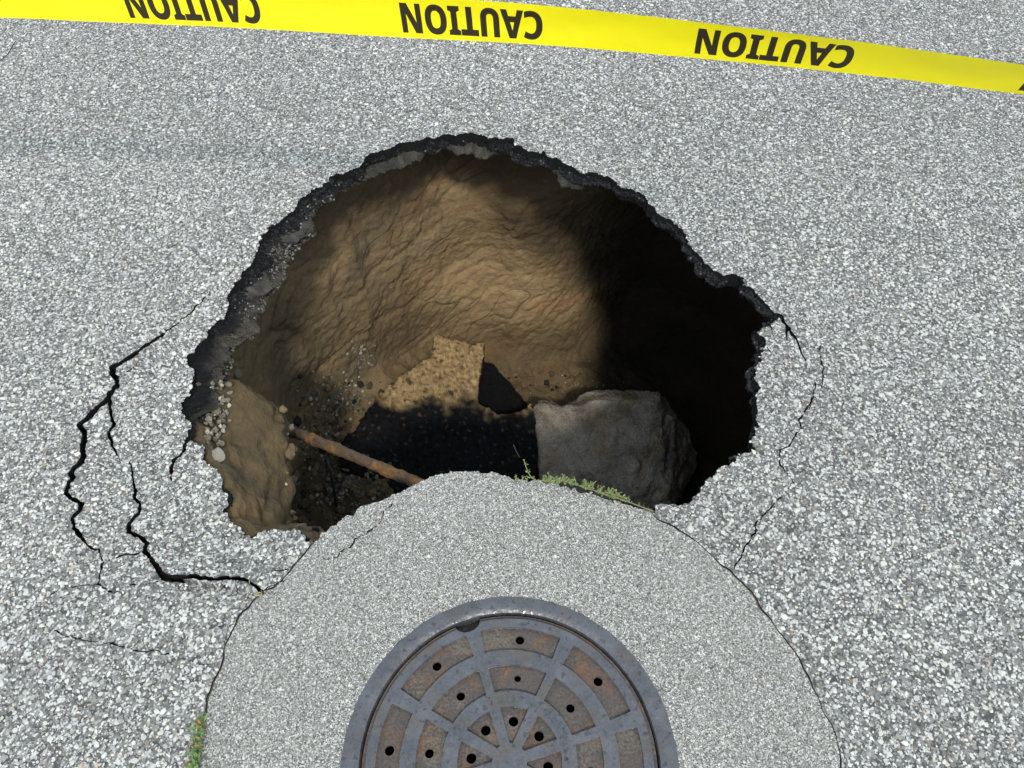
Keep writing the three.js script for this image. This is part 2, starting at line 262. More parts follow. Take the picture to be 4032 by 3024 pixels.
function instance(parent, lists, lum, sink) {
  const d = new THREE.Object3D();
  lists.forEach(list => {
    const im = new THREE.InstancedMesh(pebbleGeo(.32), M.stone, list.length); im.name = 'aggregate'; im.userData.kind = 'stuff'; im.castShadow = im.receiveShadow = true;
    list.forEach(([x, z, r, tier], i) => {
      const h = height(x, z); d.position.set(x, h + r * sink + rr(-.15, .15) * r, z); d.rotation.set(rr(-.28, .28), rnd() * 6.28, rr(-.28, .28)); d.scale.set(r, r * rr(.6, .85), r); d.updateMatrix(); im.setMatrixAt(i, d.matrix);
      const big = 1 + .18 * n3(x * 1.3, 8, z * 1.3) + .08 * n3(x * 6, 1, z * 6); const du = parent === patch ? .62 : dusty(x, z); if (parent === patch && rnd() < .55) { const l = rr(.2, .42) * big; im.setColorAt(i, col.setRGB(l, l * 1.01, l * .97)); } else im.setColorAt(i, stoneColor(lum * big * (tier ? mix(.95, 1.06, du) : mix(.42, .95, du)), tier ? (parent === patch ? .5 : mix(.74, .68, du)) : mix(.08, .42, du), parent === patch ? .04 : .06));
    });
    im.instanceMatrix.needsUpdate = true; parent.add(im);
  });
}
instance(road, roadStones, 1, -.08);
instance(patch, patchStones, .88, -.1);

// ---------------------------------------------------------------- broken edge of the road round the hole: black fracture face, pale base layer
function resample(poly, step) {
  const out = []; for (let i = 0; i < poly.length; i++) { const a = poly[i], b = poly[(i + 1) % poly.length], n = Math.max(1, Math.round(Math.hypot(b[0] - a[0], b[1] - a[1]) / step)); for (let k = 0; k < n; k++) out.push([mix(a[0], b[0], k / n), mix(a[1], b[1], k / n)]); } return out;
}
const rimFine = resample(rim, .005), NR = rimFine.length;
const rimN = rimFine.map((p, i) => { const a = rimFine[(i - 7 + NR) % NR], b = rimFine[(i + 7) % NR], tx = b[0] - a[0], tz = b[1] - a[1], l = Math.hypot(tx, tz) || 1; let nx = -tz / l, nz = tx / l; const cx = p[0] + nx * .03, cz = p[1] + nz * .03; if (polyDist(rim, cx, cz) > 0) { nx = -nx; nz = -nz; } return [nx, nz]; });
for (let k = 0; k < 6; k++) { const c = rimN.map(n => [...n]); for (let i = 0; i < NR; i++) { let x = 0, z = 0; for (let j = -4; j <= 4; j++) { const q = c[(i + j + NR) % NR]; x += q[0]; z += q[1]; } const l = Math.hypot(x, z) || 1; rimN[i] = [x / l, z / l]; } }
const leftW = (x, z) => sst(-.3, -.6, x) * sst(-2, -1.65, z) * sst(-1.0, -1.12, z);   // the slumped stretch at the left rim
const farW = (x, z) => sst(-1.6, -1.85, z);
function rimStrip(rows, y0f, y1f, offF, colF) {
  const P = [], C = [], U = [], I = []; let s = 0;
  for (let i = 0; i <= NR; i++) {
    const [x, z] = rimFine[i % NR], [nx, nz] = rimN[i % NR]; s += .005; const h = height(x, z);
    for (let k = 0; k <= rows; k++) { const t = k / rows, o = offF(x, z, t, s), y = mix(y0f(x, z) + h, y1f(x, z), t) + .004 * n3(x * 70, t * 5, z * 70); P.push(x + nx * o, y, z + nz * o); const c = colF(x, z, t, s); C.push(...c); U.push(s / .25, t * .3); }
  }
  const w = rows + 1; for (let i = 0; i < NR; i++) for (let k = 0; k < rows; k++) { const a = i * w + k, b = a + w; I.push(a, b, a + 1, b, b + 1, a + 1); }
  const g = new THREE.BufferGeometry(); g.setAttribute('position', new THREE.Float32BufferAttribute(P, 3)); g.setAttribute('color', new THREE.Float32BufferAttribute(C, 3)); g.setAttribute('uv', new THREE.Float32BufferAttribute(U, 2)); g.setIndex(I); g.computeVertexNormals(); return g;
}
const baseW = (x, z) => sst(.35, .15, x) * sst(-1.35, -1.5, z);
const near = (x, z) => sst(-1.1, -.95, z);
mesh('fracture_face', rimStrip(14, () => -.006, (x, z) => -.046 + .012 * sst(0, .4, x) - .012 * n3(x * 4, 2, z * 4) - .036 * leftW(x, z),
  (x, z, t) => -.012 + t * .02 + t * .05 * leftW(x, z) + .03 * n3(x * 11, t * 1.5, z * 11) * (.2 + t) + .02 * n3(x * 26, t * 2.2, z * 26) * (.3 + t) + .011 * n3(x * 75, t * 6, z * 75) + .008 * n3(x * 150, t * 12, z * 150) - .018 * near(x, z) * t,
  (x, z, t) => { const L = leftW(x, z) * sst(.45, .8, t + .5 * n3(x * 9, 1, z * 9)), k = .8 + .9 * Math.max(0, n3(x * 120, t * 9, z * 120)); return [mix(.009, .07, L) * k, mix(.0095, .063, L) * k, mix(.0115, .054, L) * k]; }), M.fracture, road);
mesh('base_layer', rimStrip(9, () => -.036, (x, z) => -.082 - .03 * clamp(.3 + 1.6 * n3(x * 5, 9, z * 5)) * (.35 + .65 * farW(x, z)),
  (x, z, t) => -.016 + .06 * Math.sin(Math.min(1, t * 1.3) * Math.PI) * clamp(.6 + 1.5 * n3(x * 6, 6, z * 6)) * baseW(x, z) - .05 * (1 - baseW(x, z)) + .016 * leftW(x, z) + .016 * n3(x * 40, t * 4, z * 40) + .008 * n3(x * 110, t * 9, z * 110) - .02 * near(x, z) - .045 * sst(.6, 1, t),
  (x, z, t) => { const k = .75 + .5 * n3(x * 60, t * 6, z * 60); return [.085 * k, .08 * k, .068 * k]; }), M.fracture, road);

{ // coarse bitumen-coated stones standing out of the fracture face, dusty ones low on the left
  const N = 15000, im = new THREE.InstancedMesh(pebbleGeo(.9), M.coated = new THREE.MeshPhysicalMaterial({ roughness: .7, specularIntensity: .5, flatShading: true }), N), d = new THREE.Object3D(); im.name = 'fracture_stones'; im.userData.kind = 'stuff'; im.castShadow = im.receiveShadow = true;
  for (let i = 0; i < N; i++) {
    let k = Math.floor(rnd() * NR); if (rnd() < .5 && leftW(...rimFine[k]) < .3) k = Math.floor(rnd() * NR); const [x, z] = rimFine[k], [nx, nz] = rimN[k], t = rnd(), L = leftW(x, z), o = -.012 + t * .02 + t * .05 * L + .03 * n3(x * 11, t * 1.5, z * 11) * (.2 + t) + .02 * n3(x * 26, t * 2.2, z * 26) * (.3 + t) - .018 * near(x, z) * t - .001, r = rr(.002, .0062);
    d.position.set(x + nx * o, height(x, z) + mix(-.008, -.042 + .012 * sst(0, .4, x) - .036 * L, t), z + nz * o); d.rotation.set(rnd() * 6, rnd() * 6, rnd() * 6); d.scale.setScalar(r); d.updateMatrix(); im.setMatrixAt(i, d.matrix);
    const du = L * sst(.35, .75, t + .4 * n3(x * 9, 1, z * 9)), l = rnd() < .5 * du ? rr(.04, .19) : rnd() < .03 ? .08 : rr(.005, .02); im.setColorAt(i, col.setRGB(l, l * mix(1.02, .95, du), l * mix(1.2, .84, du)));
  }
  road.add(im);
}
{ // dirt in the joint round the patch
  const P = [], I = [], J = resample(joint.slice(0, joint.length - 3), .012); J.length -= 30; let v = 0;
  J.forEach(([x, z], i) => { const a = J[Math.max(0, i - 1)], b = J[Math.min(J.length - 1, i + 1)], l = Math.hypot(b[0] - a[0], b[1] - a[1]) || 1, nx = -(b[1] - a[1]) / l, nz = (b[0] - a[0]) / l; for (const o of [-.012, 0, .012]) P.push(x + nx * o, height(x, z) - .0055 + .002 * n3(x * 60, o * 90, z * 60), z + nz * o); if (i) for (const k of [0, 1]) { const q = (i - 1) * 3 + k; I.push(q, q + 1, q + 3, q + 1, q + 4, q + 3); } });
  const g = new THREE.BufferGeometry(); g.setAttribute('position', new THREE.Float32BufferAttribute(P, 3)); g.setIndex(I); g.computeVertexNormals();
  mesh('joint_dirt', g, new THREE.MeshStandardMaterial({ color: new THREE.Color().setRGB(.085, .072, .055), roughness: 1, side: THREE.DoubleSide }), patch);
}

// ---------------------------------------------------------------- the washed-out cavity in the soil (a level set, meshed with surface nets)
const GX0 = -1.7, GX1 = 2.4, GZ0 = -3.1, GZ1 = .22, GS = .02;
const SW = Math.ceil((GX1 - GX0) / GS) + 1, SD = Math.ceil((GZ1 - GZ0) / GS) + 1, sdGrid = new Float32Array(SW * SD);
for (let j = 0; j < SD; j++) for (let i = 0; i < SW; i++) sdGrid[j * SW + i] = polyDist(rim, GX0 + i * GS, GZ0 + j * GS);
function sdRim(x, z) { const u = clamp((x - GX0) / GS, 0, SW - 1.001), v = clamp((z - GZ0) / GS, 0, SD - 1.001), i = Math.floor(u), j = Math.floor(v), a = u - i, b = v - j, k = j * SW + i; return mix(mix(sdGrid[k], sdGrid[k + 1], a), mix(sdGrid[k + SW], sdGrid[k + SW + 1], a), b); }
const smax = (a, b, k) => { const h = clamp(.5 + .5 * (a - b) / k); return mix(b, a, h) + k * h * (1 - h); };
function bell(x, y, z) {
  const D = -y, wr = sst(.0, .75, x), wl = sst(-.1, -.6, x), wn = sst(-1.25, -.8, z), ledge = sst(-.36, -.48, x) * sst(-1.36, -1.2, z);
  const far = (.28 + .02 * wl) * sst(.05, .22, D) - .01;
  const right = .3 * sst(.04, .12, D) + .6 * sst(.1, .75, D), nearB = .32 * sst(.04, .3, D);
  let b = mix(mix(mix(far, far * .55, wl), right, wr), nearB, wn);
  const bump = .075 + .12 * Math.exp(-Math.pow((z + 1.13) / .13, 2)) + .025 * n3(x * 9, y * 9, z * 9);
  const lb = -.02 - bump * sst(.06, .22, D) + .55 * sst(.27, .5, D);
  b = mix(b, lb, ledge);
  return b;
}
function floorY(x, z) {
  return -1.68 + .34 * Math.exp(-(Math.pow((x + .62) / .42, 2) + Math.pow((z + 1.75) / .5, 2))) + .22 * Math.exp(-(Math.pow((x + .35) / .4, 2) + Math.pow((z + 2.1) / .35, 2))) - .25 * sst(.3, 1, x) + .05 * n3(x * 5, 1, z * 5) + .03 * n3(x * 14, 4, z * 14);
}
function soil(x, y, z) {
  let cav = sdRim(x, z) - bell(x, y, z) + .05 * n3(x * 2.6, y * 2.6, z * 2.6) * sst(.05, .4, -y);
  let f = smax(cav, floorY(x, z) - y, .16);
  const m = Math.hypot(x - MH[0], z - MH[1]) - .275; if (y > -.8) f = Math.min(f, Math.max(m, -.75 - y)); 
  return Math.min(f, -.062 - y);
}
function surfaceNets(f, x0, y0, z0, nx, ny, nz, s) {
  const F = new Float32Array(nx * ny * nz), id = (i, j, k) => (k * ny + j) * nx + i;
  for (let k = 0; k < nz; k++) for (let j = 0; j < ny; j++) for (let i = 0; i < nx; i++) F[id(i, j, k)] = f(x0 + i * s, y0 + j * s, z0 + k * s);
  const V = new Int32Array(nx * ny * nz).fill(-1), P = [], I = [];
  for (let k = 0; k < nz - 1; k++) for (let j = 0; j < ny - 1; j++) for (let i = 0; i < nx - 1; i++) {
    let m = 0; for (let c = 0; c < 8; c++) if (F[id(i + (c & 1), j + ((c >> 1) & 1), k + (c >> 2))] > 0) m |= 1 << c;
    if (m === 0 || m === 255) continue;
    let n = 0, X = 0, Y = 0, Z = 0;
    for (let a = 0; a < 8; a++) for (let bit = 1; bit < 8; bit <<= 1) { const b = a | bit; if (b === a || b > 7) continue; const s1 = (m >> a) & 1, s2 = (m >> b) & 1; if (s1 === s2) continue;
      const fa = F[id(i + (a & 1), j + ((a >> 1) & 1), k + (a >> 2))], fb = F[id(i + (b & 1), j + ((b >> 1) & 1), k + (b >> 2))], t = fa / (fa - fb);
      X += mix(a & 1, b & 1, t); Y += mix((a >> 1) & 1, (b >> 1) & 1, t); Z += mix(a >> 2, b >> 2, t); n++; }
    V[id(i, j, k)] = P.length / 3; P.push(x0 + (i + X / n) * s, y0 + (j + Y / n) * s, z0 + (k + Z / n) * s);
  }
  const quad = (a, b, c, d, flip) => { if (a < 0 || b < 0 || c < 0 || d < 0) return; if (flip) I.push(a, c, b, a, d, c); else I.push(a, b, c, a, c, d); };
  for (let k = 1; k < nz - 1; k++) for (let j = 1; j < ny - 1; j++) for (let i = 1; i < nx - 1; i++) {
    const s0 = F[id(i, j, k)] > 0;
    if (s0 !== F[id(i + 1, j, k)] > 0) quad(V[id(i, j - 1, k - 1)], V[id(i, j, k - 1)], V[id(i, j, k)], V[id(i, j - 1, k)], !s0);
    if (s0 !== F[id(i, j + 1, k)] > 0) quad(V[id(i - 1, j, k - 1)], V[id(i - 1, j, k)], V[id(i, j, k)], V[id(i, j, k - 1)], !s0);
    if (s0 !== F[id(i, j, k + 1)] > 0) quad(V[id(i - 1, j - 1, k)], V[id(i, j - 1, k)], V[id(i, j, k)], V[id(i - 1, j, k)], !s0);
  }
  return [P, I];
}
function subdivide(P, I) {
  const m = new Map(), J = [], mid = (a, b) => { const k = a < b ? a * 4194304 + b : b * 4194304 + a; let v = m.get(k); if (v === undefined) { v = P.length / 3; P.push((P[a * 3] + P[b * 3]) / 2, (P[a * 3 + 1] + P[b * 3 + 1]) / 2, (P[a * 3 + 2] + P[b * 3 + 2]) / 2); m.set(k, v); } return v; };
  for (let i = 0; i < I.length; i += 3) { const [a, b, c] = [I[i], I[i + 1], I[i + 2]], d = mid(a, b), e = mid(b, c), f = mid(c, a); J.push(a, d, f, d, b, e, f, e, c, d, e, f); }
  return J;
}
function toGeo(P, I) { const g = new THREE.BufferGeometry(); g.setAttribute('position', new THREE.Float32BufferAttribute(P, 3)); g.setIndex(I); g.computeVertexNormals(); return g; }
function displace(g, fn) { const p = g.attributes.position, n = g.attributes.normal; for (let i = 0; i < p.count; i++) { const x = p.getX(i), y = p.getY(i), z = p.getZ(i), d = fn(x, y, z, n.getX(i), n.getY(i), n.getZ(i)); p.setXYZ(i, x + n.getX(i) * d, y + n.getY(i) * d, z + n.getZ(i) * d); } g.computeVertexNormals(); return g; }
const CX = 0, CZ = -1.4;
// layered relief: fractured plates that dip to the left, as on the far wall
function plates(x, y, z) {
  const a = .82 * x + .57 * y, b = -.57 * x + .82 * y;
  const r = 1 - Math.abs(n3(a * 2.2 + z, b * 4.5 + .4 * n3(x * 5, y * 5, z * 5), z * 2.4)) * 2.2, q = 1 - Math.abs(n3(a * 5 + 3, b * 10 + .6 * n3(x * 9, y * 9, z * 9), z * 5)) * 2.2;
  const A = mix(.85, .35, sst(-.1, .3, x)); return A * (-.011) * Math.max(0, r - .8) / .2 - .006 * Math.max(0, q - .8) / .2 + A * .011 * n3(a * 5, b * 7, z * 5) + .007 * n3(x * 22, y * 22, z * 22);
}
{
  const [P, I0] = surfaceNets(soil, -1.66, -2.06, -3.06, 200, 102, 164, .02);
  const I = subdivide(P, I0); let g = toGeo(P, I);
  displace(g, (x, y, z, nx, ny) => y > -.075 ? 0 : sst(-.36, -.5, x) * sst(-1.38, -1.22, z) * (.012 * n3(x * 14, y * 14, z * 14) + .008 * n3(x * 38, y * 38, z * 38)) + plates(x, y, z) * (ny > .6 ? .6 : 1) * sst(.07, .16, -y) + .005 * n3(x * 45, y * 45, z * 45));
  const p = g.attributes.position, uv = new Float32Array(p.count * 2);
  const U = (x, z) => Math.atan2(x - CX, -(z - CZ)) / (2 * Math.PI) + .5, V = (x, y, z) => (y + Math.hypot(x - CX, z - CZ) + 2.2) / 4;
  for (let i = 0; i < p.count; i++) { uv[i * 2] = U(p.getX(i), p.getZ(i)); uv[i * 2 + 1] = V(p.getX(i), p.getY(i), p.getZ(i)); }
  const idx = g.index.array, extraP = [], extraN = [], extraU = [], n0 = p.count, nn = g.attributes.normal;
  const newIdx = Array.from(idx);
  for (let i = 0; i < idx.length; i += 3) { const u = [uv[idx[i] * 2], uv[idx[i + 1] * 2], uv[idx[i + 2] * 2]]; if (Math.max(...u) - Math.min(...u) > .5) for (let c = 0; c < 3; c++) if (u[c] < .5) { const v = idx[i + c]; newIdx[i + c] = n0 + extraP.length / 3; extraP.push(p.getX(v), p.getY(v), p.getZ(v)); extraN.push(nn.getX(v), nn.getY(v), nn.getZ(v)); extraU.push(uv[v * 2] + 1, uv[v * 2 + 1]); } }
  const cat = (a, b) => { const r = new Float32Array(a.length + b.length); r.set(a); r.set(b, a.length); return r; };
  const h = new THREE.BufferGeometry(); h.setAttribute('position', new THREE.BufferAttribute(cat(p.array, extraP), 3)); h.setAttribute('normal', new THREE.BufferAttribute(cat(nn.array, extraN), 3)); h.setAttribute('uv', new THREE.BufferAttribute(cat(uv, extraU), 2)); h.setIndex(newIdx);
  { // shade painted into the soil colour: under the road, left, deep right, diagonal sweep; floor darker
    const q = h.attributes.position, C = new Float32Array(q.count * 3);
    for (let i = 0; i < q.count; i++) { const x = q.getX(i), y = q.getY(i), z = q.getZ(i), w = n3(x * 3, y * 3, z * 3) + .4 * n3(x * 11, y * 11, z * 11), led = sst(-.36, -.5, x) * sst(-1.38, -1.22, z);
      const top = sst(-.52, -.3, y + .1 * w) * (1 - led), low = sst(-1.15, -1.5, y + .12 * w) , dk = sst(.27, .62, x + .1 * w); const k = mix(1, .42, top) * mix(1, .45, low) * mix(1, .18, dk) * mix(1, .33, led) * mix(1, .62, sst(-.3, -.52, x + .1 * w) * (1 - led)); const shadeSweep = sst(-.05, .12, (x + .17) * .77 + (y + .553) * .64 + .05 * w) * sst(-1.8, -2.0, z) * sst(-1.5, -1.3, y), tone = mix(1, .36, shadeSweep) * mix(1, .78, clamp(.5 + 1.5 * n3(x * 18, y * 18, z * 18)) * led); C[i * 3] = k * tone; C[i * 3 + 1] = k * tone * mix(1, .96, top) * mix(1, .92, led); C[i * 3 + 2] = k * tone * mix(1, .95, top) * mix(1, .8, led); }  // diagonal sweep, top, left and right factors paint shade onto the wall
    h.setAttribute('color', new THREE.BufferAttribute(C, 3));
  }
  const S = 2048, heightBuf = new Float32Array(S * S);
  const map = dataTex(S, S, (i, j, o) => {
    const th = (i / S - .5) * 2 * Math.PI, U1 = th, V1 = j / S * 4 - 2.2;                         // metres round the wall, metres up
    const X = Math.sin(th), Z = -Math.cos(th), a = .8 * U1 + .6 * V1, b = -.6 * U1 + .8 * V1;
    const w = .5 * n3(X * 4, V1 * 4, Z * 4), big = n3(X * 2.2 + 4, V1 * 2.2, Z * 2.2), streak = n3(a * 4 + w, b * 10 + w * 2, 3), fine = n3(X * 60, V1 * 60, Z * 60), grit = n3(X * 150, V1 * 150, Z * 150);
    let r = .29, g = .21, bl = .113, k = 1 + .3 * big + .16 * streak + .16 * fine + .13 * grit;
    const rust = sst(.12, .5, n3(a * 2.2 + 9, b * 9, 1.5) + .35 * n3(X * 25, V1 * 25, Z * 25) + .15 * big) * sst(1.6, .3, Math.abs(U1 + .2));
    r = mix(r, .26, rust * .4); g = mix(g, .14, rust * .4); bl = mix(bl, .07, rust * .4);
    const grey = sst(.1, .45, n3(a * 1.6 + 30, b * 5 + w, 8)); r = mix(r, .16, grey * .6); g = mix(g, .135, grey * .6); bl = mix(bl, .085, grey * .6);
    const ridge = 1 - Math.abs(n3(a * 3.4 + w, b * 8 + w * 1.5, 5)) * 2.4, ridge2 = 1 - Math.abs(n3(a * 8 + w, b * 19 + w * 2, 15)) * 2.4;
    const crk = Math.max(0, ridge - .9) / .1 * clamp(.1 + 2.2 * n3(X * 3, V1 * 3, Z * 3 + 7)), crk2 = Math.max(0, ridge2 - .84) / .16 * clamp(.1 + 1.8 * n3(X * 5, V1 * 5, Z * 5 + 2));
    k *= 1 - .5 * crk - .25 * crk2; heightBuf[j * S + i] = .55 + .1 * streak + .2 * fine + .16 * grit - .4 * crk - .22 * crk2 + .16 * n3(X * 24, V1 * 30, Z * 24);
    o[0] = r * k; o[1] = g * k; o[2] = bl * k;
  }, true);
  const bump = dataTex(S, S, (i, j, o) => { o[0] = o[1] = o[2] = heightBuf[j * S + i]; });
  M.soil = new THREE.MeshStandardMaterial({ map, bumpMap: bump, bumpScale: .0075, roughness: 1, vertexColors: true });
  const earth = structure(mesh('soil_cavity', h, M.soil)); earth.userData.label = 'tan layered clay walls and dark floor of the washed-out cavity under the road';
}
// where a line of sight meets the soil
function soilAt(px, py, up = 0) {
  const r = ray(px, py), l = Math.hypot(...r); let t = .9;
  for (; t < 6; t += .01) { const x = r[0] / l * t, y = CAM_H + r[1] / l * t, z = r[2] / l * t; if (y < -.08 && soil(x, y, z) > -.004) { t -= up; return new THREE.Vector3(r[0] / l * t, CAM_H + r[1] / l * t, r[2] / l * t); } }
  return new THREE.Vector3(0, -1.5, -1.6);
}

// ---------------------------------------------------------------- manhole
function ringTex(kind) {
  return dataTex(1024, 1024, (i, j, o) => {
    const x = (i / 1024 - .5) * .7, y = (j / 1024 - .5) * .7, n = fbm(x * 14, y * 14, 2, 5), m = fbm(x * 45, y * 45, 9, 4), s = n3(x * 200, y * 200, 4), sp = n3(x * 90, y * 90, 14);
    if (kind === 'worn') { const k = 1 + .5 * n + .4 * m + .2 * s, pit = sst(.38, .5, sp + .3 * n) ; const ru = sst(.12, .5, n3(x * 22 + 5, y * 22, 6) + .5 * m) * .45; o[0] = mix(.08 * k, .085, ru) * (1 - .4 * pit); o[1] = mix(.082 * k, .068, ru) * (1 - .4 * pit); o[2] = mix(.098 * k, .054, ru) * (1 - .4 * pit); }
    else { const ru = sst(-.05, .55, n3(x * 16 + 3, y * 16, 1) + .7 * m + .3 * n), dr = sst(.05, .5, n3(x * 11 + 8, y * 11, 7) + .6 * s * .5 + .4 * m); const k = 1 + .35 * s + .3 * m; o[0] = mix(mix(.068, .098, ru), .115, dr * .6) * k; o[1] = mix(mix(.056, .056, ru), .1, dr * .6) * k; o[2] = mix(mix(.053, .038, ru), .082, dr * .6) * k; }
  }, true);
}
const planarUV = g => { const p = g.attributes.position, u = new Float32Array(p.count * 2); for (let i = 0; i < p.count; i++) { u[i * 2] = p.getX(i) / .7 + .5; u[i * 2 + 1] = p.getZ(i) / .7 + .5; } g.setAttribute('uv', new THREE.BufferAttribute(u, 2)); return g; };
M.worn = new THREE.MeshStandardMaterial({ map: ringTex('worn'), metalness: .3, roughness: .9, roughnessMap: roughTex, bumpMap: roughTex, bumpScale: .0012 });
M.rust = new THREE.MeshStandardMaterial({ map: ringTex('rust'), roughness: .92, bumpMap: roughTex, bumpScale: .004 });
{
  const frame = group('manhole_ring', [MH[0], 0, MH[1]]); tag(frame, 'worn blue-grey iron ring frame of the manhole set in the asphalt collar', 'manhole frame');
  const prof = [[.2845, -.12], [.2845, -.007], [.2858, -.0025], [.2885, -.0005], [.300, .0012], [.316, .0012], [.3195, 0], [.3215, -.004], [.3215, -.12]].map(p => new THREE.Vector2(...p));
  const lg = new THREE.LatheGeometry(prof, 160); displace(lg, (x, y, z) => .0012 * n3(x * 20, y * 20, z * 20)); mesh('rim_ring', planarUV(toCreasedNormals(lg, .6)), M.worn, frame);
  const seat = new THREE.RingGeometry(.255, .2843, 96, 1); seat.rotateX(-Math.PI / 2); seat.translate(0, -.036, 0); mesh('seat', planarUV(seat), M.rust, frame);
  const shaft = new THREE.CylinderGeometry(.262, .262, .66, 64, 1, true); shaft.translate(0, -.37, 0); mesh('shaft_wall', planarUV(shaft), new THREE.MeshStandardMaterial({ color: new THREE.Color().setRGB(.004, .004, .004), roughness: 1, side: THREE.DoubleSide }), frame);  // near-black colour stands in for the dark inside the shaft
  const sf = new THREE.CircleGeometry(.262, 48); sf.rotateX(-Math.PI / 2); sf.translate(0, -.6, 0); mesh('added_black_cap', sf, new THREE.MeshStandardMaterial({ color: new THREE.Color().setRGB(.004, .004, .004), roughness: 1 }), frame);  // added black disc, keeps the vent holes dark
  const cover = group('manhole_cover', [MH[0], 0, MH[1]]); tag(cover, 'round iron manhole cover with rusty pockets, raised ribs and vent holes', 'manhole cover');
  const A0 = 5.2 * Math.PI / 180, pt = (r, a) => [r * Math.sin(a), r * Math.cos(a)];         // shape plane: y away from the camera
  const RC = .2812;
  const outline = (R, notch) => { const s = new THREE.Shape(), n = 360, na = -18.5 * Math.PI / 180; for (let i = 0; i <= n; i++) { const a = i / n * 2 * Math.PI; let d = Math.atan2(Math.sin(a - na), Math.cos(a - na)); let r = R; if (notch) { const w = .094; if (Math.abs(d) < w) r = Math.min(R, .2815 - .0215 * Math.pow(Math.max(0, 1 - (d / w) ** 2), .4)); } const [x, y] = pt(r, a); i ? s.lineTo(x, y) : s.moveTo(x, y); } return s; };
  const arcPath = (r0, r1, a, w0, w1) => { const p = new THREE.Path(), n = 12; for (let i = 0; i <= n; i++) { const [x, y] = pt(r1, a + mix(-w1, w1, i / n)); i ? p.lineTo(x, y) : p.moveTo(x, y); } for (let i = n; i >= 0; i--) { const [x, y] = pt(r0, a + mix(-w0, w0, i / n)); p.lineTo(x, y); } p.closePath(); return p; };
  const plate = outline(RC - .0005, true), lat = outline(.2735, true), K = Math.PI / 180, holes = [];
  for (let s = 0; s < 8; s++) { const a = A0 + s * Math.PI / 4; holes.push([.2315, a, .0092], [.1545, a + .012, s ? .0086 : .0068], [.0735, a + .01, .0096]);
    lat.holes.push(arcPath(.2075, .2555, a, 19.6 * K, 19.3 * K), arcPath(.128, .18, a, 19.2 * K, 19.8 * K), arcPath(.032, .1005, a, 7 * K, 16.8 * K)); }
  for (const [r, a, q] of holes) { const p = new THREE.Path(), [x, y] = pt(r, a); p.absarc(x, y, q, 0, Math.PI * 2, true); plate.holes.push(p); }
  const up = (s, h, b, y) => { const g = new THREE.ExtrudeGeometry(s, { depth: h, bevelEnabled: b > 0, bevelSize: b, bevelOffset: -b, bevelThickness: b, bevelSegments: 2, curveSegments: 24 }); g.rotateX(-Math.PI / 2); g.translate(0, y, 0); return g; };
  mesh('plate', planarUV(up(plate, .009, 0, -.0185)), M.rust, cover);                          // top of the plate at -9.5 mm
  mesh('raised_lattice', planarUV(up(lat, .0055, .0012, -.0085)), M.worn, cover);
  const bits = []; for (let k = 0; k < 64; k++) { const a = rr(-1.5, 1.5) + A0, r = .114 + rr(-.006, .006); const [x, y] = pt(r, a); const g = new THREE.BoxGeometry(rr(.0012, .0022), .0014, rr(.004, .011)); g.rotateY(rr(-1.2, 1.2) - a); g.translate(x, -.0014, -y); bits.push(g); }
  const wl = mesh('worn_lettering', planarUV(toCreasedNormals(mergeGeometries(bits), .3)), M.worn, cover); wl.userData.kind = 'stuff';
}

